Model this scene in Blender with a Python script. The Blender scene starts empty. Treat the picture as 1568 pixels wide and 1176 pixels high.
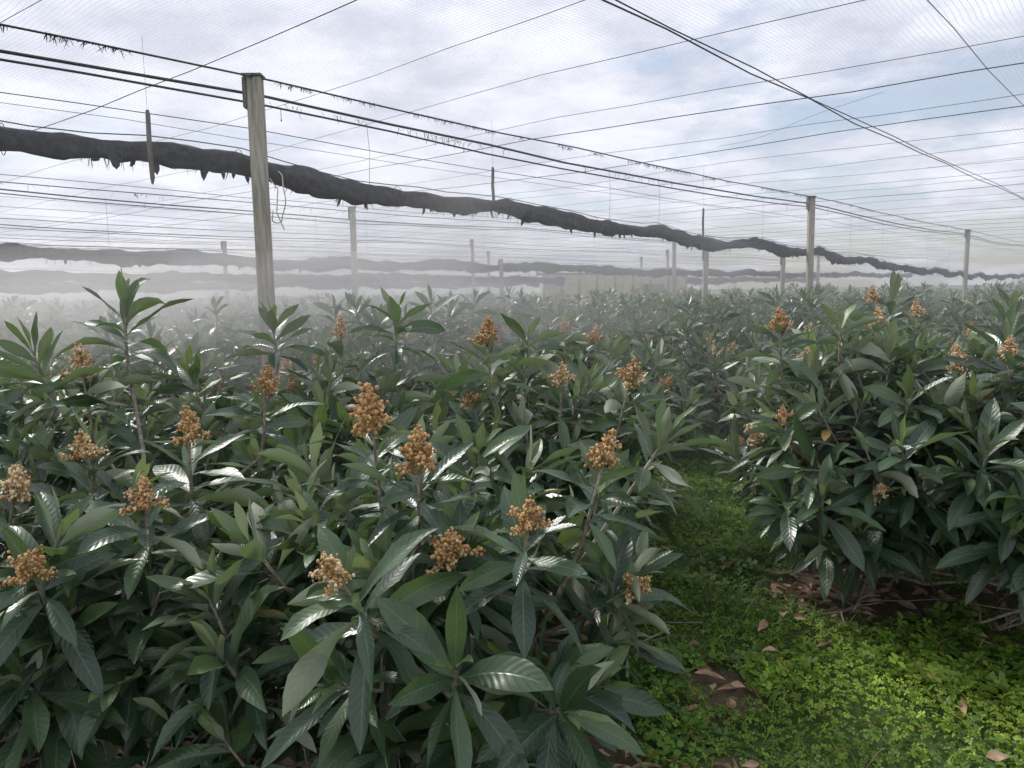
import bpy, bmesh, math, numpy as np
from mathutils import Vector, Matrix, Euler
from mathutils import noise as mn
rng = np.random.default_rng(7)
scene = bpy.context.scene
col = scene.collection
try:
    scene.view_settings.view_transform = 'Standard'
    scene.view_settings.look = 'None'
    scene.view_settings.exposure = 0
except Exception: pass

def nrm(a):
    return a / np.maximum(np.linalg.norm(a, axis=-1, keepdims=True), 1e-9)

# ------------------------------------------------------------------ mesh builder
class MB:
    def __init__(s):
        s.v=[]; s.q=[]; s.qm=[]; s.t=[]; s.tm=[]; s.uv=[]; s.ti=[]; s.n=0
    def add(s, v, quads=None, tris=None, mat=0, uv=None, tint=None):
        v=np.asarray(v,float).reshape(-1,3); k=len(v)
        s.v.append(v)
        if quads is not None and len(quads):
            s.q.append(np.asarray(quads).reshape(-1,4)+s.n); s.qm.append(np.full(len(s.q[-1]),mat))
        if tris is not None and len(tris):
            s.t.append(np.asarray(tris).reshape(-1,3)+s.n); s.tm.append(np.full(len(s.t[-1]),mat))
        s.uv.append(np.zeros((k,2)) if uv is None else np.asarray(uv).reshape(-1,2))
        s.ti.append(np.full((k,3),.5) if tint is None else np.broadcast_to(np.asarray(tint,float),(k,3)) )
        s.n+=k
    def mesh(s, name, mats, smooth=True):
        me=bpy.data.meshes.new(name)
        V=np.concatenate(s.v)
        Q=np.concatenate(s.q) if s.q else np.zeros((0,4),int)
        T=np.concatenate(s.t) if s.t else np.zeros((0,3),int)
        me.vertices.add(len(V)); me.vertices.foreach_set('co',V.astype(np.float32).ravel())
        nl=len(Q)*4+len(T)*3
        me.loops.add(nl); me.loops.foreach_set('vertex_index',np.concatenate([Q.ravel(),T.ravel()]).astype(np.int32))
        me.polygons.add(len(Q)+len(T))
        ls=np.concatenate([np.arange(len(Q))*4, len(Q)*4+np.arange(len(T))*3]).astype(np.int32)
        me.polygons.foreach_set('loop_start',ls)
        mi=np.concatenate((s.qm or [np.zeros(0,int)])+(s.tm or [])).astype(np.int32)
        me.polygons.foreach_set('material_index',mi)
        me.polygons.foreach_set('use_smooth',np.full(len(mi),smooth))
        a=me.attributes.new('leafuv','FLOAT_VECTOR','POINT')
        uv=np.concatenate(s.uv); uv3=np.concatenate([uv,np.zeros((len(uv),1))],1)
        a.data.foreach_set('vector',uv3.astype(np.float32).ravel())
        a=me.attributes.new('tint','FLOAT_VECTOR','POINT')
        a.data.foreach_set('vector',np.concatenate(s.ti).astype(np.float32).ravel())
        me.update(calc_edges=True); me.validate()
        for m in mats: me.materials.append(m)
        return me

def obj(name, me, loc=(0,0,0), parent=None, rot=0, sc=1):
    o=bpy.data.objects.new(name,me); col.objects.link(o)
    o.location=loc; o.rotation_euler=(0,0,rot)
    o.scale=(sc,sc,sc) if np.isscalar(sc) else sc
    if parent: o.parent=parent
    return o
def empty(name, loc=(0,0,0)):
    o=bpy.data.objects.new(name,None); col.objects.link(o); o.location=loc; return o

def tube(mb, P, R, n=6, mat=0, tint=None):
    P=np.asarray(P,float); m=len(P); R=np.broadcast_to(np.asarray(R,float),(m,))
    T=np.gradient(P,axis=0); T=nrm(T)
    ref=np.array([0,0,1.]) if abs(T[0,2])<.8 else np.array([1.,0,0])
    a=nrm(np.cross(T,ref)); b=np.cross(T,a)
    th=np.arange(n)/n*2*np.pi
    V=P[:,None]+R[:,None,None]*(a[:,None]*np.cos(th)[None,:,None]+b[:,None]*np.sin(th)[None,:,None])
    i,j=np.meshgrid(np.arange(m-1),np.arange(n),indexing='ij'); j2=(j+1)%n
    q=np.stack([i*n+j,i*n+j2,(i+1)*n+j2,(i+1)*n+j],-1).reshape(-1,4)
    uv=np.stack([np.tile(th/6.283,m),np.repeat(np.arange(m)/max(m-1,1),n)],-1)
    mb.add(V,q,mat=mat,uv=uv,tint=tint)

def box(mb, lo, hi, mat=0):
    x0,y0,z0=lo;x1,y1,z1=hi
    v=np.array([[x0,y0,z0],[x1,y0,z0],[x1,y1,z0],[x0,y1,z0],[x0,y0,z1],[x1,y0,z1],[x1,y1,z1],[x0,y1,z1]],float)
    mb.add(v,[[0,3,2,1],[4,5,6,7],[0,1,5,4],[1,2,6,5],[2,3,7,6],[3,0,4,7]],mat=mat)

# ------------------------------------------------------------------ materials
def newmat(name):
    m=bpy.data.materials.new(name); m.use_nodes=True; nt=m.node_tree; nt.nodes.clear()
    return m,nt,nt.nodes,nt.links
def N(nt,t,**k):
    n=nt.nodes.new(t)
    for a,b in k.items(): setattr(n,a,b)
    return n
def math_(nt,op,a,b=None,c=None,clamp=False):
    n=nt.nodes.new('ShaderNodeMath'); n.operation=op; n.use_clamp=clamp
    for i,x in enumerate((a,b,c)):
        if x is None: continue
        if isinstance(x,(int,float)): n.inputs[i].default_value=x
        else: nt.links.new(x,n.inputs[i])
    return n.outputs[0]
def mixc(nt,f,a,b,blend='MIX'):
    n=nt.nodes.new('ShaderNodeMix'); n.data_type='RGBA'; n.blend_type=blend
    for s,x in ((n.inputs[0],f),(n.inputs[6],a),(n.inputs[7],b)):
        if isinstance(x,(int,float)): s.default_value=x
        elif isinstance(x,tuple): s.default_value=(*x,1)
        else: nt.links.new(x,s)
    return n.outputs[2]
def smooth(nt,x,a,b,lo=0.,hi=1.):
    n=nt.nodes.new('ShaderNodeMapRange'); n.interpolation_type='SMOOTHSTEP'
    nt.links.new(x,n.inputs[0]); n.inputs[1].default_value=a; n.inputs[2].default_value=b
    n.inputs[3].default_value=lo; n.inputs[4].default_value=hi
    return n.outputs[0]
def noise(nt,scale,detail=4,vec=None,rough=.5):
    n=nt.nodes.new('ShaderNodeTexNoise'); n.inputs['Scale'].default_value=scale; n.inputs['Detail'].default_value=detail
    n.inputs['Roughness'].default_value=rough
    if vec is not None: nt.links.new(vec,n.inputs['Vector'])
    return n.outputs[0]
def objco(nt):
    return nt.nodes.new('ShaderNodeTexCoord').outputs['Object']

def leaf_mat(name, dark, young, back, trans, rough=.36, tfac=.2, veins=True):
    m,nt,nn,L=newmat(name)
    au=N(nt,'ShaderNodeAttribute',attribute_name='leafuv'); at=N(nt,'ShaderNodeAttribute',attribute_name='tint')
    su=N(nt,'ShaderNodeSeparateXYZ'); L.new(au.outputs['Vector'],su.inputs[0])
    st=N(nt,'ShaderNodeSeparateXYZ'); L.new(at.outputs['Vector'],st.inputs[0])
    a=math_(nt,'MULTIPLY',math_(nt,'ABSOLUTE',math_(nt,'SUBTRACT',su.outputs[0],.5)),2.)
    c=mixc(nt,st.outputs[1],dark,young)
    c=mixc(nt,1.,c,mixc(nt,st.outputs[0],(.58,.66,.66),(1.4,1.32,1.15)),'MULTIPLY')
    c=mixc(nt,math_(nt,'MULTIPLY',st.outputs[2],1.,clamp=True),c,(.30,.20,.05))
    if veins:
        ph=math_(nt,'SUBTRACT',math_(nt,'MULTIPLY',su.outputs[1],12.),math_(nt,'MULTIPLY',a,1.7))
        s=math_(nt,'SINE',math_(nt,'MULTIPLY',ph,6.283))
        vein=smooth(nt,s,.75,1.)
        mid=smooth(nt,a,.0,.10,1.,0.)
        c=mixc(nt,math_(nt,'MAXIMUM',math_(nt,'MULTIPLY',mid,.65),math_(nt,'MULTIPLY',vein,.22)),c,(.17,.23,.12))
    g=N(nt,'ShaderNodeNewGeometry')
    c=mixc(nt,g.outputs['Backfacing'],c,back)
    p=N(nt,'ShaderNodeBsdfPrincipled'); L.new(c,p.inputs['Base Color'])
    r=math_(nt,'ADD',math_(nt,'ADD',rough,math_(nt,'MULTIPLY',st.outputs[0],.14)),math_(nt,'MULTIPLY',g.outputs['Backfacing'],.4)); L.new(r,p.inputs['Roughness'])
    p.inputs['IOR'].default_value=1.58
    if veins:
        b=N(nt,'ShaderNodeBump'); b.inputs['Strength'].default_value=.24; b.inputs['Distance'].default_value=.0024
        h=math_(nt,'SUBTRACT',math_(nt,'MULTIPLY',s,-.5),mid)
        L.new(h,b.inputs['Height']); L.new(b.outputs[0],p.inputs['Normal'])
    tr=N(nt,'ShaderNodeBsdfTranslucent')
    tc=mixc(nt,1.,mixc(nt,st.outputs[1],trans,(.42,.5,.08)),mixc(nt,st.outputs[0],(.6,.6,.6),(1.2,1.2,1.2)),'MULTIPLY'); L.new(tc,tr.inputs[0])
    mx=N(nt,'ShaderNodeMixShader'); mx.inputs[0].default_value=tfac
    L.new(p.outputs[0],mx.inputs[1]); L.new(tr.outputs[0],mx.inputs[2])
    o=N(nt,'ShaderNodeOutputMaterial'); L.new(mx.outputs[0],o.inputs[0])
    return m
M_leaf=leaf_mat('loquat_leaf',(.034,.070,.045),(.19,.29,.085),(.31,.34,.25),(.12,.23,.06),rough=.28,tfac=.17)
M_clover=leaf_mat('clover_leaf',(.085,.20,.028),(.30,.44,.05),(.13,.27,.04),(.27,.45,.05),rough=.5,tfac=.35,veins=False)

def simple(name, c1, c2, scale, rough=.8, bump=.3, bd=.01, detail=6, stretch=None, metal=0):
    m,nt,nn,L=newmat(name)
    v=objco(nt)
    if stretch:
        mp=N(nt,'ShaderNodeMapping'); mp.inputs['Scale'].default_value=stretch; L.new(v,mp.inputs[0]); v=mp.outputs[0]
    n=noise(nt,scale,detail,v,.6)
    c=mixc(nt,smooth(nt,n,.3,.7),c1,c2)
    p=N(nt,'ShaderNodeBsdfPrincipled'); L.new(c,p.inputs['Base Color']); p.inputs['Roughness'].default_value=rough
    p.inputs['Metallic'].default_value=metal
    b=N(nt,'ShaderNodeBump'); b.inputs['Strength'].default_value=bump; b.inputs['Distance'].default_value=bd
    L.new(n,b.inputs['Height']); L.new(b.outputs[0],p.inputs['Normal'])
    o=N(nt,'ShaderNodeOutputMaterial'); L.new(p.outputs[0],o.inputs[0])
    return m
M_bark=simple('loquat_bark',(.18,.15,.12),(.42,.35,.28),35,.85,.6,.004)
M_stem=simple('flower_stem_felt',(.28,.17,.08),(.42,.29,.16),60,.9)
M_wood=simple('weathered_timber',(.26,.23,.18),(.50,.45,.37),6,.85,.5,.006,stretch=(6,6,.6))
M_wooddark=simple('old_dark_timber',(.10,.09,.08),(.2,.18,.16),8,.85,.5,.006,stretch=(6,6,.6))
M_cloth=simple('black_shade_cloth',(.016,.017,.024),(.060,.060,.078),14,.85,.9,.03)
M_pipe=simple('black_irrigation_pipe',(.02,.02,.022),(.05,.05,.055),20,.5)
M_wire=simple('galvanised_wire',(.06,.06,.06),(.14,.14,.14),30,.5,metal=.3)
M_rope=simple('cord',(.45,.42,.3),(.6,.56,.42),50,.9)
M_dry=simple('dry_leaf',(.22,.12,.065),(.52,.37,.25),12,.7,.4,.003)
M_shedw=simple('pale_yellow_sheet',(.66,.60,.36),(.80,.75,.52),3,.6)
M_shedf=simple('shed_frame',(.28,.28,.26),(.38,.38,.35),3,.6)
def bud_mat():
    m,nt,nn,L=newmat('loquat_flower_bud')
    at=N(nt,'ShaderNodeAttribute',attribute_name='tint'); st=N(nt,'ShaderNodeSeparateXYZ'); L.new(at.outputs['Vector'],st.inputs[0])
    c=mixc(nt,st.outputs[0],(.30,.15,.06),(.74,.48,.22))
    c=mixc(nt,st.outputs[1],c,(.84,.72,.50))
    p=N(nt,'ShaderNodeBsdfPrincipled'); L.new(c,p.inputs['Base Color']); p.inputs['Roughness'].default_value=.85
    o=N(nt,'ShaderNodeOutputMaterial'); L.new(p.outputs[0],o.inputs[0]); return m
M_bud=bud_mat()

# ------------------------------------------------------------------ leaves
def leaves(mb, base,d0,axis,Ln,W,g,fold,roll,tint,rows=7,cols=5,mat=0):
    n=len(base); t=np.linspace(0,1,rows)
    down=np.array([0,0,-1.])
    D=nrm(d0[:,None]+ (g[:,None]*t[None]**1.2)[...,None]*down)
    seg=(Ln/(rows-1))[:,None,None]*(D[:,1:]+D[:,:-1])/2
    P=np.concatenate([base[:,None],base[:,None]+np.cumsum(seg,1)],1)
    nr=axis+np.array([0,0,.35]); nr=nr[:,None]-(nr[:,None]*D).sum(-1,keepdims=True)*D; nr=nrm(nr)
    sd=np.cross(D,nr)
    rr=(roll[:,None]*(.4+.9*t[None]))[...,None]
    nn=nr*np.cos(rr)+sd*np.sin(rr); sd=np.cross(D,nn)
    p=np.sin(np.pi*np.clip(t,0,1)**1.2)**.85; p=np.maximum(p,.07); p[-1]=.02
    w=np.linspace(-1,1,cols)
    hw=(W/2)[:,None]*p[None]
    ph=rng.uniform(0,6.28,n)
    rip=(np.sin(t[None,:,None]*11+ph[:,None,None]+w[None,None,:]*2.2)*(.18*np.abs(w))[None,None,:])
    off=np.abs(w)[None,None,:]**1.3*fold[:,None,None]+rip
    V=P[:,:,None]+sd[:,:,None]*(hw[:,:,None]*w[None,None]*np.cos(fold*.6)[:,None,None])[...,None]+nn[:,:,None]*(hw[:,:,None]*off)[...,None]
    i,j=np.meshgrid(np.arange(rows-1),np.arange(cols-1),indexing='ij')
    q=np.stack([i*cols+j,i*cols+j+1,(i+1)*cols+j+1,(i+1)*cols+j],-1).reshape(1,-1,4)
    q=q+(np.arange(n)*rows*cols)[:,None,None]
    uv=np.stack(np.broadcast_arrays(((w+1)/2)[None,None,:],t[None,:,None]+0*w),-1)
    uv=np.broadcast_to(uv,(n,rows,cols,2))
    ti=np.broadcast_to(tint[:,None,None],(n,rows,cols,3)).reshape(-1,3)
    mb.add(V,q.reshape(-1,4),mat=mat,uv=uv.reshape(-1,2),tint=ti)

def ico():
    f=(1+5**.5)/2
    v=nrm(np.array([[-1,f,0],[1,f,0],[-1,-f,0],[1,-f,0],[0,-1,f],[0,1,f],[0,-1,-f],[0,1,-f],[f,0,-1],[f,0,1],[-f,0,-1],[-f,0,1]],float))
    t=np.array([[0,11,5],[0,5,1],[0,1,7],[0,7,10],[0,10,11],[1,5,9],[5,11,4],[11,10,2],[10,7,6],[7,1,8],[3,9,4],[3,4,2],[3,2,6],[3,6,8],[3,8,9],[4,9,5],[2,4,11],[6,2,10],[8,6,7],[9,8,1]])
    return v,t
ICV,ICT=ico()
def basis(d):
    d=d/np.linalg.norm(d); r=np.array([1.,0,0]) if abs(d[0])<.8 else np.array([0,1.,0])
    a=np.cross(d,r); a/=np.linalg.norm(a); return a,np.cross(d,a),d
def panicle(mb, pos, d, size=1., lod=0):
    a,b,c=basis(d); L=.12*size; k=int(rng.integers(11,15)) if not lod else 8
    tube(mb,[pos-c*.01,pos+c*L*.5,pos+c*L*.95],[.005,.004,.002],5,mat=2)
    cen=[];rad=[]
    cream=rng.random()**2*.6
    sk=rng.uniform(-.3,.3,2)
    for i in range(k):
        h=i/(k-1); an=i*2.4+rng.uniform(-.4,.4)
        out=(a*math.cos(an)+b*math.sin(an))
        root=pos+c*L*(.08+.75*h)
        ln=size*((1-h)*.062+.010)*rng.uniform(.55,1.3)
        dd=out+c*(.35+.3*h)+a*sk[0]+b*sk[1]; dd/=np.linalg.norm(dd)
        end=root+dd*ln-np.array([0,0,.012*size*(1-h)])
        if not lod: tube(mb,[root,(root+end)/2+c*.003,end],[.0035,.003,.0025],4,mat=2)
        for e in np.linspace(.35,1,4 if h<.6 else 2):
            m=(9 if not lod else 2)
            q=root+(end-root)*e
            cen.append(q+rng.normal(0,.0072*size,(m,3))); rad.append(rng.uniform(.0030,.0060,m)*size*(1.7 if lod else 1.))
    cen.append(pos+c*L+rng.normal(0,.007*size,(12,3))); rad.append(rng.uniform(.003,.0055,12)*size)
    cen=np.concatenate(cen); rad=np.concatenate(rad); n=len(cen)
    el=1+rng.uniform(0,.35,(n,1,1))*np.array([0,0,1.])
    V=cen[:,None]+ICV[None]*rad[:,None,None]*el
    T=(ICT[None]+(np.arange(n)*12)[:,None,None]).reshape(-1,3)
    ti=np.stack([rng.random(n),(rng.random(n)<cream)*rng.uniform(.4,1,n),np.zeros(n)],-1)
    mb.add(V,tris=T,mat=3,tint=np.repeat(ti,12,0))

def shoots(mb, tips, rows, cols, nleaf=(13,18), lod=0, lscale=1.16):
    B=[];D=[];A=[];Ls=[];W=[];G=[];F=[];R=[];TI=[]
    for (pos,d,fl,vig) in tips:
        pos=np.array(pos,float); a,b,c=basis(np.array(d,float))
        n=int(rng.integers(*nleaf)); 
        if vig>1.2: n+=3
        span=rng.uniform(.16,.28)*vig
        off=rng.uniform(0,6.28); yng=rng.random(); openn=rng.uniform(-16,12); drp=rng.uniform(.5,1.8)
        for i in range(n):
            h=i/(n-1)
            an=off+i*2.39996+rng.uniform(-.4,.4)
            out=a*math.cos(an)+b*math.sin(an)
            if fl: ang=math.radians(46+50*h+openn*.6+rng.uniform(-18,18))
            else: ang=math.radians(13+84*h**.85+openn*h+rng.uniform(-13,13))
            dd=c*math.cos(ang)+out*math.sin(ang)
            s=span*h**.9+ (.02 if fl else 0)
            B.append(pos-c*s); D.append(dd); A.append(c)
            ln=(.115+.135*min(1,h*2.6))*rng.uniform(.74,1.28)*lscale*(.9+.1*vig)
            if h>.85: ln*=.9
            Ls.append(ln); W.append(ln*rng.uniform(.20,.295))
            G.append((rng.uniform(.1,.5)+1.25*h**1.4*rng.random())*drp); F.append(rng.uniform(.05,.55))
            R.append(rng.normal(0,.38) if rng.random()<.78 else rng.normal(0,1.5))
            young=max(0,(1-h*2.6))*(.9 if not fl else .3)*(.2+.75*yng)+.14*rng.random()
            yel=1*(rng.random()<.010)*(h>.6)
            TI.append((rng.random(),min(1,young),yel*rng.uniform(.4,1)))
        if fl: panicle(mb,pos,c,size=rng.uniform(1.0,1.3)*(1 if fl is True else fl),lod=lod)
    leaves(mb,np.array(B),nrm(np.array(D)),np.array(A),np.array(Ls),np.array(W),np.array(G),np.array(F),np.array(R),np.array(TI),rows,cols)

def crown_tips(n, rx, ry, zc, rz, inner=.3, flp=.12, avoid=None, zmin=.3):
    out=[]; pts=[]; tries=0
    while len(out)<n and tries<n*30:
        tries+=1
        az=rng.uniform(0,6.283); ce=rng.uniform(-.85,1.)
        se=math.sqrt(1-ce*ce); r=rng.uniform(.84,1.12) if rng.random()>inner else rng.uniform(.45,.85)
        lob=1+.12*math.sin(3*az+n)+.08*math.sin(5*az)
        o=np.array([se*math.cos(az)*lob,se*math.sin(az)*lob,ce])
        p=np.array([rx*o[0]*r,ry*o[1]*r,zc+rz*o[2]*r])
        if p[2]<zmin: p[2]=zmin+rng.uniform(0,.15)
        if any(np.sum((p-q)**2)<.022 for q in pts): continue
        if avoid is not None and len(avoid) and np.min(np.sum((avoid-p)**2,1))<.03: continue
        pts.append(p)
        d=nrm(np.array([o[0],o[1],max(o[2],-.2)])*.65+np.array([0,0,.68])+rng.normal(0,.24,3))
        if p[2]>zc+.2*rz and r>.85: fl=rng.random()<flp
        else: fl=rng.random()<flp*.2
        out.append((p,d,bool(fl),rng.uniform(.8,1.3)))
    return out

def branches(mb, tips, rx, zc, lod=0, twigs=0):
    h0=.26+rng.uniform(-.05,.08); lean=rng.normal(0,.05,2)
    top=np.array([lean[0],lean[1],h0])
    tube(mb,[[0,0,-.05],[lean[0]*.3,lean[1]*.3,.1],top*np.array([.8,.8,.8]),top],[.055,.045,.04,.036],8 if not lod else 5,mat=1)
    k=7; nodes=[]
    for i in range(k):
        az=i*6.283/k+rng.uniform(-.3,.3)
        rr=rx*rng.uniform(.35,.55) if i<k-1 else .08
        e=np.array([rr*math.cos(az),rr*math.sin(az),zc+rng.uniform(-.15,.2)])
        m=(top+e)/2+np.array([0,0,-.06])+rng.normal(0,.03,3)
        tt=np.linspace(0,1,6)[:,None]
        c=(1-tt)**2*top+2*tt*(1-tt)*m+tt**2*e
        tube(mb,c,np.linspace(.028,.014,6),6 if not lod else 4,mat=1)
        nodes+= [c[2],c[4],c[5]]
    nodes=np.array(nodes)
    for (pos,d,fl,vig) in tips:
        pos=np.array(pos); d=np.array(d)
        cst=np.sum((nodes-(pos-d*.3))**2,1)+.3*np.maximum(0,nodes[:,2]-pos[2])
        s=nodes[np.argmin(cst)]
        dist=np.linalg.norm(pos-s)
        m1=pos-d*min(.28,dist*.5); m0=s+(m1-s)*.5+rng.normal(0,.02,3)
        tube(mb,np.array([s,m0,m1,(m1+pos)/2,pos]),[.012,.010,.008,.007,.005],5 if not lod else 4,mat=1)
    for i in range(twigs):
        az=rng.uniform(2.6,6.3); l=rx*rng.uniform(.5,1.1)
        z1=rng.uniform(.08,.38)
        e=np.array([l*math.cos(az),l*math.sin(az),z1]); m=e*.5+[0,0,rng.uniform(.02,.14)]+rng.normal(0,.04,3); m[2]=max(m[2],.06)
        q=e+np.array([math.cos(az+.4)*.12,math.sin(az+.4)*.12,rng.uniform(-.02,.12)])
        tube(mb,np.array([[0,0,.16],m*.5+[0,0,.1],m,e,q]),[.02,.016,.011,.006,.003],6,mat=1)
        for s_ in range(3):
            p0=m+(e-m)*rng.random(); dd=nrm(rng.normal(0,1,3))*rng.uniform(.08,.25); dd[2]=abs(dd[2])*.7
            tube(mb,np.array([p0,p0+dd*.5+rng.normal(0,.012,3),p0+dd]),[.005,.0035,.002],4,mat=1)

MATS=[M_leaf,M_bark,M_stem,M_bud]
def near_tree(base, rx, ry, zc, rz, n, ex, flp=.04, zmin=.3, rows=8, cols=5, inner=.3, twigs=0):
    b=np.array([base[0],base[1],0.])
    ext=[(np.array(p[:3])-b, nrm(np.array(p[3])), p[4], p[5]) for p in ex]
    av=np.array([e[0] for e in ext]) if ext else None
    tips=crown_tips(n,rx,ry,zc,rz,inner,flp,av,zmin)+ext
    mb=MB(); branches(mb,tips,rx,zc,0,twigs)
    shoots(mb,tips,rows,cols)
    return obj('loquat_tree',mb.mesh('loquat_tree_mesh',MATS),b)

near_tree((-.38,3.08),.84,.80,.74,.60,90,[
 (-.49,2.12,1.17,(-.35,-.5,1),True,1.),(.04,2.33,1.25,(.1,-.4,1),.9,1.),(-.20,2.42,1.13,(0,-.6,.8),1.1,1.),
 (-.32,2.55,1.39,(.05,-.2,1),1.1,1.),(-.49,2.67,1.50,(-.05,-.1,1),1.3,1.),(.32,2.75,1.34,(.25,-.1,1),1.1,1.),
 (.42,2.80,.86,(.6,-.5,.6),.8,1.),(.62,3.06,1.40,(.55,-.05,.85),False,1.4),
 (-.17,2.05,.95,(.1,-.7,.7),False,1.1),(-.55,2.15,.85,(-.4,-.8,.5),False,1.1),(.15,2.2,.72,(.3,-.8,.4),False,1.1)],flp=.03,zmin=.30,twigs=8)
near_tree((-1.95,3.10),.86,.80,.76,.58,84,[
 (-1.26,2.96,1.42,(.1,-.2,1),1.2,1.),(-1.29,2.64,1.25,(.2,-.4,1),1.,1.),(-1.66,2.95,1.36,(0,-.2,1),1.,1.),
 (-1.52,2.36,1.12,(.2,-.6,.8),1.,1.),(-1.15,3.58,1.52,(.1,.1,1),1.,1.),(-2.0,3.59,1.61,(-.1,0,1),1.2,1.),
 (-1.9,3.83,1.98,(.03,0,1),False,1.4),(-2.17,3.5,1.76,(-.3,0,1),False,1.2)],flp=.04,zmin=.50,twigs=12)
near_tree((-1.25,4.75),.9,.85,.93,.60,100,[
 (-1.1,5.0,1.70,(0,0,1),1.,1.),(-.68,4.6,1.86,(.05,0,1),False,1.3),(-1.54,5.0,1.82,(-.1,0,1),False,1.3),(-1.9,4.5,1.6,(-.2,-.2,1),False,1.)],flp=.05,rows=7)
near_tree((.12,4.75),.84,.85,.90,.58,100,[
 (-.12,4.2,1.69,(0,-.1,1),1.,1.),(.27,4.17,1.47,(.05,-.2,1),1.,1.),(.62,4.1,1.46,(.2,-.2,1),1.,1.),(.1,4.7,1.72,(0,0,1),False,1.1)],flp=.05,rows=7)
near_tree((-3.2,4.7),.9,.85,.93,.60,95,[],flp=.06,rows=6)
near_tree((2.25,4.75),.82,.80,.98,.58,102,[
 (1.6,4.6,1.72,(-.1,-.1,1),1.,1.),(2.37,5.0,1.70,(0,0,1),1.1,1.),(1.55,4.34,1.22,(-.3,-.3,1),.8,1.),
 (2.16,3.98,.95,(.1,-.6,.7),.8,1.),(1.95,4.05,.86,(-.1,-.6,.7),.7,1.),(2.0,4.7,1.75,(0,0,1),False,1.2),
 (1.7,4.1,.62,(-.3,-.6,.5),False,1.2),(1.5,4.3,.8,(-.6,-.3,.6),False,1.2)],flp=.04,rows=7,zmin=.38,twigs=7)
near_tree((3.15,4.30),.95,.88,1.05,.58,102,[
 (2.72,4.2,1.57,(-.1,-.1,1),1.,1.),(3.3,5.1,1.82,(.1,0,1),False,1.2),(2.35,3.75,1.2,(-.2,-.5,.8),False,1.3),(2.45,3.55,1.0,(-.1,-.6,.6),False,1.3),
 (2.6,3.5,.72,(-.1,-.7,.4),False,1.2)],flp=.05,rows=8,zmin=.44,twigs=8)
near_tree((3.0,6.4),.9,.9,.96,.62,95,[
 (2.98,5.7,1.74,(0,0,1),1.,1.),(2.8,6.0,1.84,(-.1,0,1),1.,1.),(3.0,6.1,1.92,(.1,0,1),False,1.3)],flp=.1,rows=6)
near_tree((.5,6.5),.9,.9,.96,.58,95,[(.44,6.3,1.64,(0,0,1),1.,1.)],flp=.1,rows=6)

variants=[]
for k in range(5):
    tips=crown_tips(85,.98,.98,.93,.60,.25,.10,None,.36)
    for e in range(3):
        a=rng.uniform(0,6.28); rr=rng.uniform(.1,.55)
        tips.append((np.array([rr*math.cos(a),rr*math.sin(a),1.62+rng.uniform(0,.28)]),nrm(np.array([.1*math.cos(a),.1*math.sin(a),1.])),False,1.4))
    mb=MB(); branches(mb,tips,.98,.93,lod=1); shoots(mb,tips,5,3,(11,15),lod=1)
    variants.append(mb.mesh('loquat_tree_variant',MATS))
orchard=empty('distant_loquat_orchard')
cnt=0
rot=math.radians(41)
rh=np.array([math.sin(rot),math.cos(rot)]); sh=np.array([math.cos(rot),-math.sin(rot)])
placed=[(-.38,3.08),(-1.95,3.1),(-1.25,4.75),(.12,4.75),(-3.2,4.7),(2.25,4.75),(3.15,4.3),(3.,6.4),(.5,6.5)]
extra=[(-3.55,3.05),(-5.0,4.6),(-1.2,6.5),(-2.9,6.55),(-4.7,6.4),(4.8,6.3),(4.9,4.3),(-5.2,2.9),(6.6,6.2),(1.9,9.0)]
for e in extra:
    obj('loquat_tree',variants[cnt%5],(e[0],e[1],0),None,rng.uniform(0,6.28),rng.uniform(.92,1.0)); cnt+=1; placed.append(e)
for a in np.arange(-40,60,1.8):
    for b in np.arange(-60,40,2.05):
        p=a*rh+b*sh+rng.normal(0,.18,2)
        if p[1]<7.4 or p[1]>44 or abs(p[0])>p[1]*.78+3: continue
        if p[1]>24 and rng.random()<.3: continue
        if 1.1<p[0]<2.5 and p[1]<8.1: continue
        if min((p[0]-q[0])**2+(p[1]-q[1])**2 for q in placed)<1.7: continue
        sc=rng.uniform(.88,1.04); s3=(sc,sc,rng.uniform(.80,1.06))
        if p[1]<11:
            obj('loquat_tree',variants[cnt%5],(p[0],p[1],0),None,rng.uniform(0,6.28),s3)
        else:
            obj('tree',variants[cnt%5],(p[0],p[1],0),orchard,rng.uniform(0,6.28),s3)
        cnt+=1
print('orchard trees',cnt)

# ------------------------------------------------------------------ ground
def gh(x,y): return .025*np.sin(x*1.3+.4)*np.cos(y*1.1)+.015*np.sin(x*3.1+y*2.3)
def patchy(x,y): return .5+.25*np.sin(x*6.1+2*np.sin(y*2.9))*np.cos(y*5.3+x*1.9)+.25*np.sin(x*13.+y*9.+2*np.sin(x*5-y*7))
def dirt(x,y):
    lane=.84+.09*(y-3)+.10*np.sin(y*2.1)
    d=.85*np.exp(-((x-lane)/.19)**2)*(y<4.3)*(.60+.40*np.sin(y*7+1))
    for bx,by,r in ((-.38,3.08,1.0),(-1.95,3.1,.75),(.12,4.75,.75),(2.25,4.75,.60),(3.15,4.3,.60),(-1.25,4.75,.9)):
        d=np.maximum(d,.95*np.exp(-(((x-bx)**2+(y-by)**2)/(r*r))**2))
    return d+.36*np.clip(patchy(x,y)-.60,0,1)*2
def grid(xs,ys):
    X,Y=np.meshgrid(xs,ys,indexing='ij'); Z=gh(X,Y)*np.clip(1.6-np.hypot(X,Y)/30,0,1)
    V=np.stack([X,Y,Z],-1).reshape(-1,3); nx,ny=len(xs),len(ys)
    i,j=np.meshgrid(np.arange(nx-1),np.arange(ny-1),indexing='ij')
    q=np.stack([i*ny+j,(i+1)*ny+j,(i+1)*ny+j+1,i*ny+j+1],-1).reshape(-1,4); return V,q
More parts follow.
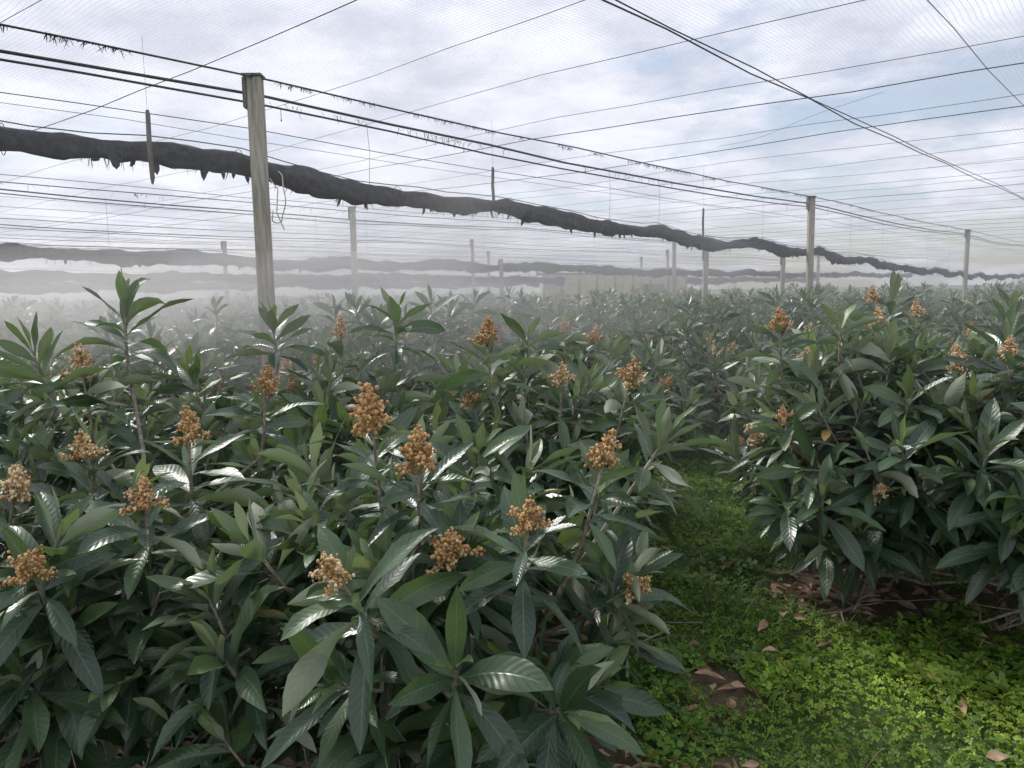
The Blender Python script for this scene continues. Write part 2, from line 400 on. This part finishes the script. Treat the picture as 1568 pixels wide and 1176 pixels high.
def ax(n,far): 
    t=np.linspace(-1,1,n); return np.sign(t)*(np.abs(t)*12+ (np.abs(t)**6)*(far-12))
mb=MB(); V,q=grid(ax(240,400),ax(240,400)+3)
dm=dirt(V[:,0],V[:,1]); mb.add(V,q,tint=np.stack([dm,dm,dm],-1))
m,nt,nn,L=newmat('orchard_soil_and_weeds')
at=N(nt,'ShaderNodeAttribute',attribute_name='tint'); st=N(nt,'ShaderNodeSeparateXYZ'); L.new(at.outputs['Vector'],st.inputs[0])
oc=objco(nt); n1=noise(nt,3,8,oc,.65); n2=noise(nt,40,6,oc,.7)
soil=mixc(nt,n2,(.07,.045,.028),(.22,.16,.10)); weed=mixc(nt,n2,(.03,.06,.014),(.10,.17,.035))
f=smooth(nt,math_(nt,'ADD',st.outputs[0],math_(nt,'MULTIPLY',math_(nt,'SUBTRACT',n1,.5),1.4)),.2,.5)
c=mixc(nt,f,weed,soil)
p=N(nt,'ShaderNodeBsdfPrincipled'); L.new(c,p.inputs['Base Color']); p.inputs['Roughness'].default_value=.95
b=N(nt,'ShaderNodeBump'); b.inputs['Strength'].default_value=.8; b.inputs['Distance'].default_value=.03; L.new(n2,b.inputs['Height']); L.new(b.outputs[0],p.inputs['Normal'])
o=N(nt,'ShaderNodeOutputMaterial'); L.new(p.outputs[0],o.inputs[0]); M_ground=m
obj('ground',mb.mesh('ground',[M_ground]))

def clover(n, x0,x1,y0,y1, size, mb, hs=1., big=0):
    x=rng.uniform(x0,x1,n); yy=rng.uniform(y0,y1,n)
    nz=.5+.25*np.sin(x*5.1+np.sin(yy*3))+.25*np.cos(yy*6.3+x*2.2)
    if big:
        k=(np.sin(x*3.3+1.1*np.sin(yy*2.7))+np.cos(yy*4.1-x*1.7)+rng.normal(0,.3,n))>.35; x=x[k];yy=yy[k];nz=nz[k];n=len(x)
    keep=(dirt(x,yy)+rng.uniform(-.35,.35,n)+ .15*(nz<.2))<.42
    x=x[keep];yy=yy[keep];nz=nz[keep]; n=len(x)
    h=(.012+.095*nz*rng.uniform(.2,1.4,n))*hs; s=size*rng.uniform(.45,1.5,n)
    base=np.stack([x,yy,gh(x,yy)+h],-1)
    a0=rng.uniform(0,6.28,n); til=rng.normal(0,.4,(n,2))
    bright=np.clip(.5+.5*np.sin(x*2.3+1)*np.sin(yy*2.9)+rng.normal(0,.35,n),0,1)
    patch=np.clip(.7*np.exp(-((x-2.3)**2*.6+(yy-3.1)**2*1.4)/.8)+.32*bright+ .25*(rng.random(n)<.2)-(.15 if big else 0),0,1)  # sunlit pool in the lane painted into clover colour, plus varied leaf tone
    yel=(rng.random(n)<.04)*.7
    for k in range(3):
        a=a0+k*2.094
        d=np.stack([np.cos(a),np.sin(a),til[:,0]*np.cos(a)+til[:,1]*np.sin(a)+.1],-1); e=np.stack([-np.sin(a),np.cos(a),-til[:,0]*np.sin(a)+til[:,1]*np.cos(a)],-1)
        S=s[:,None]
        v=np.stack([base,base+d*S*.6-e*S*.46+[0,0,.004],base+d*S*1.0-[0,0,.003]*1,base+d*S*.6+e*S*.46+[0,0,.004]],1)
        q=np.arange(n*4).reshape(-1,4)
        ti=np.stack([bright,patch,yel],-1)
        mb.add(v,q,mat=0,tint=np.repeat(ti,4,0),uv=np.tile(np.array([[.5,0],[0,.5],[.5,1],[1,.5]]),(n,1)))
mb=MB()
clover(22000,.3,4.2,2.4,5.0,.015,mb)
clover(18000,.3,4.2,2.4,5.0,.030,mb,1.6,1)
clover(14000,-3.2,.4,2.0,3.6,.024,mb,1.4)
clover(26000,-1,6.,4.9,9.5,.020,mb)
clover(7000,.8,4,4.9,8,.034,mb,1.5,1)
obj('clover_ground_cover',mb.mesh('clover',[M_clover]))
mb=MB(); n=18000
x=rng.uniform(-2.6,4.6,n); yy=rng.uniform(2.3,9,n); k=(dirt(x,yy)<.6)&((np.sin(x*4+yy)+np.sin(yy*3.7-x)+rng.normal(0,.4,n))>-.1); x=x[k];yy=yy[k];n=len(x)
az=rng.uniform(0,6.28,n); d=nrm(np.stack([np.cos(az)*.6,np.sin(az)*.6,np.ones(n)],-1))
leaves(mb,np.stack([x,yy,gh(x,yy)],-1),d,nrm(rng.normal(0,1,(n,3))),rng.uniform(.06,.2,n),np.full(n,.006),rng.uniform(.2,1.4,n),np.full(n,.1),np.zeros(n),np.stack([rng.random(n),rng.random(n)*.8,(rng.random(n)<.16)*.8],-1),4,2)
obj('grass_tufts',mb.mesh('grass',[M_clover]))
mb=MB(); P=[]
while len(P)<950:
    x=rng.uniform(-2.8,4.4);yy=rng.uniform(2.1,6.0)
    if dirt(x,yy)>.36 or rng.random()<.055: P.append((x,yy))
P=np.array(P); n=len(P); az=rng.uniform(0,6.28,n)
base=np.stack([P[:,0],P[:,1],gh(P[:,0],P[:,1])+np.where(dirt(P[:,0],P[:,1])>.36,rng.uniform(.02,.06,n),rng.uniform(.07,.12,n))],-1)
d=nrm(np.stack([np.cos(az),np.sin(az),rng.uniform(-.05,.3,n)],-1))
leaves(mb,base,d,nrm(np.stack([rng.normal(0,.5,n),rng.normal(0,.5,n),np.ones(n)],-1)),rng.uniform(.06,.16,n),rng.uniform(.03,.055,n),rng.uniform(.1,.5,n),rng.uniform(.2,1.3,n),rng.normal(0,.6,n),rng.random((n,3)),7,5)
obj('fallen_leaves',mb.mesh('fallen_leaves',[M_dry]))
mb=MB()
for i in range(110):
    x=rng.uniform(-2.4,3.6);yy=rng.uniform(2.3,5.2);a=rng.uniform(0,6.28);l=rng.uniform(.15,.6)
    if dirt(x,yy)<.25: continue
    p0=np.array([x,yy,gh(x,yy)+.02]);dd=np.array([math.cos(a),math.sin(a),rng.uniform(0,.25)])
    tube(mb,[p0,p0+dd*l*.5+rng.normal(0,.02,3)*[1,1,.2],p0+dd*l],[.006,.005,.003],5)
for i in range(34):
    x=rng.uniform(-2.2,.2);yy=rng.uniform(2.2,2.7)
    p0=np.array([x,yy,0]);l=rng.uniform(.2,.55); dd=np.array([rng.normal(0,.12),rng.normal(0,.1),1])*l
    tube(mb,[p0,p0+dd*.5+rng.normal(0,.01,3),p0+dd],[.004,.003,.0015],4)
obj('fallen_twigs',mb.mesh('twigs',[M_bark]))

# ------------------------------------------------------------------ structure
CZ=2.0; ZN=4.0
def W3(r,s,z): 
    p=r*rh+s*sh; return np.array([p[0],p[1],z])
S0=-6.26
def post(r,s,ztop,w=.062,name='timber_post',mat=M_wood):
    P=W3(r,s,0); mb=MB(); lean=rng.normal(0,.008,2)
    zs=np.linspace(-.1,ztop,9); V=[]
    for z in zs:
        for (cx,cy) in ((-1,-.85),(-.85,-1),(.85,-1),(1,-.85),(1,.85),(.85,1),(-.85,1),(-1,.85)):
            V.append([cx*w+lean[0]*z,cy*w+lean[1]*z+rng.normal(0,.0015),z])
    q=[[i*8+j,i*8+(j+1)%8,(i+1)*8+(j+1)%8,(i+1)*8+j] for i in range(8) for j in range(8)]
    t=[[64,64+j,64+j+1] for j in range(1,7)]
    mb.add(V,q,t)
    tx,ty=lean[0]*ztop,lean[1]*ztop
    box(mb,(-w*1.5+tx,-w*1.12+ty,ztop-.26),(-w*1.04+tx,w*.9+ty,ztop-.01),mat=1)
    box(mb,(-w*1.5+tx,-w*1.25+ty,ztop+.004),(w*1.2+tx,w*1.2+ty,ztop+.022),mat=1)
    o=obj(name,mb.mesh(name,[mat,M_wooddark],smooth=False),(P[0],P[1],0)); o.rotation_euler=(0,0,-rot+ .75)
    return o
for r in (-11,3.85,17.2,33.0,48): post(r,S0,3.86)
for r in (-3.5,11.2,26,41): post(r,-14.5,3.9)
for r in (15.3,30,45): post(r,-27.6,3.95,.07)
for r in (22,37): post(r,-21,3.9)
for r in (32,47): post(r,2.0,3.9)
post(19.6,-10.0,2.95,.065); post(23.5,-9.4,2.85,.055); post(14.2,-12.6,2.7,.05)

mb=MB(); R=np.linspace(-14,70,57)
def rowwire(s,z,rad,sag=.05,per=14.6,ph=3.7,mat=0,mbx=None,wob=.01,n=5):
    Z=z-sag*np.abs(np.sin((R-ph)/per*np.pi))+rng.normal(0,wob,len(R))
    P=np.array([W3(r,s+rng.normal(0,wob*.4),zz) for r,zz in zip(R,Z)])
    tube(mbx or mb,P,rad,n,mat)
rowsS=[-46,-40,-34,-27.6,-21,-17.6,-14.5,-11.8,-9.2,-3.1,-1.5,1.9,5.2,8.5,12,16]
for s in rowsS: rowwire(s,3.985,.006 if s in(-14.5,-3.1,-27.6) else .0035,.06)
for s in (-3.14,): rowwire(s,3.965,.007,.05,wob=.025)
for r in [-6,-3.5,-1,.9,2.1,3.28,4.6,5.93,7.4,8.25,9.7,10.7,12.1,13.4,14.7,16.2,17.3,18.9,20.6,22.2,24.5,26.5,28.5,31,33.5,36,39,42,46,50,55,60,66]:
    S=np.linspace(-62,26,90); th=rng.random()<.4; ph=rng.uniform(0,3); sl=rng.normal(0,.012)
    tube(mb,np.array([W3(r+.13*math.sin(s*.35+r)+sl*s,s,3.965-.06*abs(math.sin(s/3.3+ph))+rng.normal(0,.007)) for s in S]),.0052 if th else .003,4,0)
for k in range(5):
    r0=rng.uniform(4,18); s0=rng.uniform(-12,2); a=rng.uniform(0,3.14); l=rng.uniform(3,7)
    tube(mb,np.array([W3(r0+t*l*math.cos(a)+.10*math.sin(t*7+k),s0+t*l*math.sin(a),3.97-.05*math.sin(t*3.14)) for t in np.linspace(0,1,24)]),.002,4)
obj('overhead_wires',mb.mesh('overhead_wires',[M_wire]))
mb=MB()
for s0 in (S0,-14.5,-21,-27.6):
    rowwire(s0+.05,3.86,.009,.05,mbx=mb); rowwire(s0-.12,3.75,.013,.10,mbx=mb,n=6); rowwire(s0-.17,3.705,.010,.12,mbx=mb,n=6)
    rowwire(s0-.35,3.50,.004,.05,mbx=mb)
for s0 in (S0,-14.5):
    for r in np.arange(-3,45,2.4):
        q=W3(r,s0-.15,3.68); l=rng.uniform(.06,.12)
        tube(mb,[q,q-[0,0,l*.8],q-[0,0,l]],[.003,.003,.008],5)
obj('misting_pipes',mb.mesh('misting_pipes',[M_pipe]))
mb=MB()
def fringe(s,z,r0,r1,n,lmax,wid=.004):
    k=rng.uniform(r0,r1,n); clump=(np.sin(k*3.1)+np.sin(k*7.7+1)+np.sin(k*1.3))>-.1
    for r in k[clump]:
        p=W3(r,s+rng.normal(0,.01),z-.05*abs(math.sin((r-3.7)/14.6*math.pi))); l=rng.uniform(.02,1)**1.8*lmax
        d=np.array([rh[0],rh[1],0])*rng.uniform(.0015,wid); e=np.array([rng.normal(0,.035),rng.normal(0,.035),-l])
        mb.add([p-d,p+d,p+d+e*.55,p-d+e*.55,p+d*.3+e],[[0,1,2,3]],[[3,2,4]])
fringe(S0+.05,3.86,-3,34,6500,.07); fringe(S0-.15,3.73,3,14,320,.13,.005); fringe(-14.5,3.86,-3,40,500,.14,.006)
obj('frayed_net_edge',mb.mesh('frayed_net_edge',[M_cloth],smooth=False))

def roll(s,z,rad,r0,r1,name='rolled_shade_cloth',seed=0,slope=0.,sg=.09):
    mb=MB(); n=int((r1-r0)/.07); rs=np.linspace(r0,r1,n); K=20
    f=lambda x,k:np.sin(x*k+seed)+.6*np.sin(x*k*2.3+1.7+seed)+.35*np.sin(x*k*5.1+.3)+.2*np.sin(x*k*9.7)
    def zc_(r): return z-slope*(min(r,34)-3.7)-sg*abs(math.sin((r-3.7)/3.65*math.pi))-.07*abs(math.sin((r-3.7)/14.6*math.pi))+.02*f(r,.9)
    V=[]
    for r in rs:
        zc=zc_(r)
        R0=rad*(1+.17*f(r,1.7)+.07*f(r,6.))
        for k in range(K):
            a=k/K*6.283
            rr=R0*(1+.13*math.sin(3*a+r*2)+.10*math.sin(7*a+r*5)+.07*math.sin(4*a-r*11)+.05*math.sin(9*a+r*17))
            dn=1.5 if math.sin(a)<0 else .85
            V.append(W3(r,s+rr*.75*math.cos(a),zc+rr*dn*math.sin(a)))
    i,j=np.meshgrid(np.arange(n-1),np.arange(K),indexing='ij'); j2=(j+1)%K
    mb.add(V,np.stack([i*K+j,i*K+j2,(i+1)*K+j2,(i+1)*K+j],-1).reshape(-1,4))
    for t in range(int((r1-r0)*34)):
        r=rng.uniform(r0,r1)
        if math.sin(r*2.1+seed)+math.sin(r*5.3)<-.5: continue
        p=W3(r,s+rng.normal(0,.03),zc_(r)-rad*1.2)
        big=rng.random()<.16
        d=np.array([rh[0],rh[1],0])*(rng.uniform(.015,.05) if big else rng.uniform(.001,.006)); l=rng.uniform(.03,.12)
        e=np.array([rng.normal(0,.03),rng.normal(0,.03),-l])
        mb.add([p-d+[0,0,.04],p+d+[0,0,.04],p+d*.7+e*.6,p-d*.5+e*.7,p+e],[[0,1,2,3]],[[3,2,4]])
    tube(mb,np.array([W3(r,s,zc_(r)+rad*1.15+.02*abs(math.sin(r*1.3))) for r in rs[::6]]),.005,5,1)
    for r in np.arange(r0+.8,r1,1.825):
        zc=zc_(r); th=np.linspace(0,6.283,14)
        tube(mb,np.array([W3(r,s+rad*.95*math.cos(a),zc+rad*(1.7 if math.sin(a)<0 else 1.2)*math.sin(a)) for a in th]),.003,4,1)
    return obj(name,mb.mesh(name,[M_cloth,M_pipe]))
roll(S0-.16,3.19,.078,-8,62,seed=0,slope=.029)
roll(-14.7,2.82,.10,-8,60,seed=2.,slope=.008,sg=.05)
roll(-21.2,2.62,.12,-8,60,seed=4.,slope=.006,sg=.04)
roll(-27.8,2.45,.13,-8,60,seed=5.,slope=.002,sg=.04)
def stake(r,s,z0,z1,w=.022):
    P=W3(r,s,0); mb=MB()
    tube(mb,[[0,0,z0],[.004,0,z0+.05],[-.004,.003,(z0+z1)/2],[.003,0,z1-.03],[0,0,z1]],[w*.4,w,w*1.05,w,w*.7],7)
    tube(mb,[[0,0,z1],[.0,0,ZN-.03]],.0012,4,1)
    obj('suspended_stake',mb.mesh('suspended_stake',[M_wooddark,M_wire]),P)
stake(2.85,S0+.10,2.86,3.42,.018); stake(6.9,S0+.02,3.0,3.42,.018); stake(12.2,S0,2.8,3.3,.018)
mb=MB()
for r in (1.1,5.2,9.6,11,15,20.3,23,28,31):
    tube(mb,[W3(r,S0-.16,ZN-.3),W3(r+.02,S0-.15,3.4),W3(r,S0-.16,3.05-.027*(r-3.7))],.0022,4)
    tube(mb,[W3(r+.7,-14.6,3.7),W3(r+.7,-14.6,2.85)],.003,4)
obj('hanger_wires',mb.mesh('hanger_wires',[M_wire]))
mb=MB(); c=W3(3.93,S0+.10,0); pts=[]
for t in np.linspace(0,1,26):
    a=t*5.4; pts.append([c[0]+.05+.07*math.sin(a)*(1-.2*t)+.008*math.sin(t*23),c[1]-.07+.03*math.cos(a*2),2.93-.30*t+.13*math.cos(a)])
tube(mb,pts,.0055,6)
tube(mb,[[c[0]-.02,c[1]-.06,3.0],[c[0]+.05,c[1]-.07,2.9],[c[0]+.03,c[1]-.07,2.7],[c[0]+.09,c[1]-.07,2.55]],.005,6)
obj('cord_loop',mb.mesh('cord_loop',[M_rope]))

mb=MB(); r=np.linspace(-16,75,230); s=np.linspace(-66,34,230); RR,SS=np.meshgrid(r,s,indexing='ij')
Z=4.02+.03*np.sin(RR*1.9)*np.sin(SS*.9)+.02*np.sin(SS*2.1+RR*.4)
X=RR*rh[0]+SS*sh[0]; Y=RR*rh[1]+SS*sh[1]; n=230
i,j=np.meshgrid(np.arange(n-1),np.arange(n-1),indexing='ij')
mb.add(np.stack([X,Y,Z],-1),np.stack([i*n+j,(i+1)*n+j,(i+1)*n+j+1,i*n+j+1],-1).reshape(-1,4),uv=np.stack([RR,SS],-1).reshape(-1,2))
m,nt,nn,L=newmat('white_hail_net')
au=N(nt,'ShaderNodeAttribute',attribute_name='leafuv'); su=N(nt,'ShaderNodeSeparateXYZ'); L.new(au.outputs['Vector'],su.inputs[0])
def lines(x,sp,w):
    f=math_(nt,'ABSOLUTE',math_(nt,'SUBTRACT',math_(nt,'FRACT',math_(nt,'DIVIDE',x,sp)),.5))
    return math_(nt,'GREATER_THAN',f,.5-w/2)
wv=noise(nt,.9,3,au.outputs['Vector'])
xr=math_(nt,'ADD',su.outputs[0],math_(nt,'MULTIPLY',wv,.12)); xs=math_(nt,'ADD',su.outputs[1],math_(nt,'MULTIPLY',wv,.10))
g1=math_(nt,'MAXIMUM',lines(xr,.042,.16),lines(xs,.042,.16))
band=smooth(nt,noise(nt,.35,4,au.outputs['Vector']),.35,.7,0.,.16)
al=math_(nt,'ADD',math_(nt,'MULTIPLY',g1,.68),math_(nt,'ADD',band,.08),clamp=True)
df=N(nt,'ShaderNodeBsdfDiffuse'); df.inputs[0].default_value=(.54,.55,.61,1)
tr=N(nt,'ShaderNodeBsdfTranslucent'); tr.inputs[0].default_value=(.54,.55,.61,1)
mx=N(nt,'ShaderNodeMixShader'); mx.inputs[0].default_value=.6; L.new(df.outputs[0],mx.inputs[1]); L.new(tr.outputs[0],mx.inputs[2])
tp=N(nt,'ShaderNodeBsdfTransparent'); m2=N(nt,'ShaderNodeMixShader'); L.new(al,m2.inputs[0]); L.new(tp.outputs[0],m2.inputs[1]); L.new(mx.outputs[0],m2.inputs[2])
o=N(nt,'ShaderNodeOutputMaterial'); L.new(m2.outputs[0],o.inputs[0])
obj('overhead_net',mb.mesh('overhead_net',[m]))

# ------------------------------------------------------------------ shed
sd=empty('greenhouse_shed',(4.7,35,0))
mb=MB(); 
for i in range(16):
    x0=-3.2+i*.4; box(mb,(x0,0 if i%2 else .03,0),(x0+.36,.06 if i%2 else .09,2.55))
box(mb,(-3.2,.095,0),(3.2,5,2.5)); obj('walls',mb.mesh('walls',[M_shedw],False),parent=sd)
mb=MB(); 
for i in range(0,17,2): box(mb,(-3.23+i*.4,-.06,0),(-3.17+i*.4,-.005,2.6))
box(mb,(-3.25,-.05,2.56),(3.25,-.005,2.66)); box(mb,(-3.25,-.065,1.2),(3.25,-.062,1.26)); obj('frame',mb.mesh('frame',[M_shedf],False),parent=sd)
mb=MB(); mb.add([[-3.4,-.2,2.67],[3.4,-.2,2.67],[3.4,2.5,2.9],[-3.4,2.5,2.9],[3.4,5.2,2.67],[-3.4,5.2,2.67]],[[0,1,2,3],[3,2,4,5]]); obj('roof',mb.mesh('roof',[M_shedf],False),parent=sd)
mb=MB(); box(mb,(1.3,-.04,0),(2.2,-.012,2.1)); obj('door',mb.mesh('door',[M_shedf],False),parent=sd)

# ------------------------------------------------------------------ mist (real volumes)
def vol(name,dens,an=.35,colr=(.99,.99,1.)):
    m,nt,nn,L=newmat(name); v=N(nt,'ShaderNodeVolumeScatter'); v.inputs['Density'].default_value=dens; v.inputs['Anisotropy'].default_value=an
    v.inputs['Color'].default_value=(*colr,1)
    o=N(nt,'ShaderNodeOutputMaterial'); L.new(v.outputs[0],o.inputs['Volume']); return m
mb=MB(); box(mb,(-60,3.6,-.5),(60,70,3.2)); obj('haze',mb.mesh('haze',[vol('haze',.017,.55)],False))
mists=empty('drifting_mist')
specs=[(-5.2,8.8,1.9,2.9,1.7,.62,.15),(-1.7,8.8,2.45,2.2,1.4,.85,.14),(-5,14.5,2.1,5.5,3,.7,.09),(1.2,13.5,2.6,3.4,2.4,.85,.09),
 (-1.6,5.7,1.85,2.4,1.1,.44,.17)]
for k,(x,y_,z,a,b_,c_,dn) in enumerate(specs):
    me=bpy.data.meshes.new('mist_cloud')
    bm=bmesh.new(); bmesh.ops.create_icosphere(bm,subdivisions=3,radius=1)
    for v in bm.verts:
        f=1+.6*mn.noise(v.co*1.5+Vector((k*3.1,0,0)))+.3*mn.noise(v.co*3.1+Vector((k*3.1,5,0))); v.co=Vector((v.co.x*a*f,v.co.y*b_*f,v.co.z*c_*f))
    bm.to_mesh(me); bm.free(); me.materials.append(vol('mist_%d'%k,dn,.6))
    for p in me.polygons: p.use_smooth=True
    obj('mist_cloud',me,(x,y_,z),mists,rng.uniform(-.4,.4))

# ------------------------------------------------------------------ sky, sun, camera
w=bpy.data.worlds.new('World'); scene.world=w; w.use_nodes=True; nt=w.node_tree; nt.nodes.clear(); L=nt.links
SD=Vector((-.52,.62,.80)).normalized()
el=math.asin(SD.z); azr=math.atan2(SD.x,SD.y)
sky=N(nt,'ShaderNodeTexSky'); sky.sky_type='NISHITA'; sky.sun_disc=False; sky.sun_elevation=el; sky.sun_rotation=azr
tc=N(nt,'ShaderNodeTexCoord'); sp=N(nt,'ShaderNodeSeparateXYZ'); L.new(tc.outputs['Generated'],sp.inputs[0])
zz=math_(nt,'ADD',math_(nt,'MAXIMUM',sp.outputs[2],0.),.18)
cx=math_(nt,'DIVIDE',sp.outputs[0],zz); cy=math_(nt,'DIVIDE',sp.outputs[1],zz)
cb=N(nt,'ShaderNodeCombineXYZ'); L.new(cx,cb.inputs[0]); L.new(cy,cb.inputs[1]); cb.inputs[2].default_value=3.7
n1=noise(nt,1.5,8,cb.outputs[0],.60); n2=noise(nt,2.8,6,cb.outputs[0],.6)
cov=smooth(nt,math_(nt,'SUBTRACT',n1,math_(nt,'MULTIPLY',math_(nt,'MINIMUM',math_(nt,'MAXIMUM',cx,0.),1.8),.08)),.29,.47,.18,1.)
cc=mixc(nt,smooth(nt,n2,.3,.7),(5.5,5.7,6.7),(8.8,9.0,9.8))
c=mixc(nt,cov,sky.outputs[0],cc)
bg=N(nt,'ShaderNodeBackground'); L.new(c,bg.inputs[0]); bg.inputs[1].default_value=.13
o=N(nt,'ShaderNodeOutputWorld'); L.new(bg.outputs[0],o.inputs[0])
sl=bpy.data.lights.new('sun','SUN'); sl.energy=5.0; sl.angle=math.radians(10); sl.color=(1,.965,.91)
so=bpy.data.objects.new('sun',sl); col.objects.link(so); so.rotation_euler=SD.to_track_quat('Z','Y').to_euler(); so.location=(0,0,12)

cam=bpy.data.cameras.new('camera'); cam.lens=27.2; cam.sensor_width=36; cam.clip_end=1200; cam.clip_start=.05
co=bpy.data.objects.new('camera',cam); col.objects.link(co)
co.matrix_world=Matrix.Translation((0,0,CZ))@Matrix.Rotation(math.radians(83),4,'X')@Matrix.Rotation(math.radians(-1.0),4,'Z')
scene.camera=co
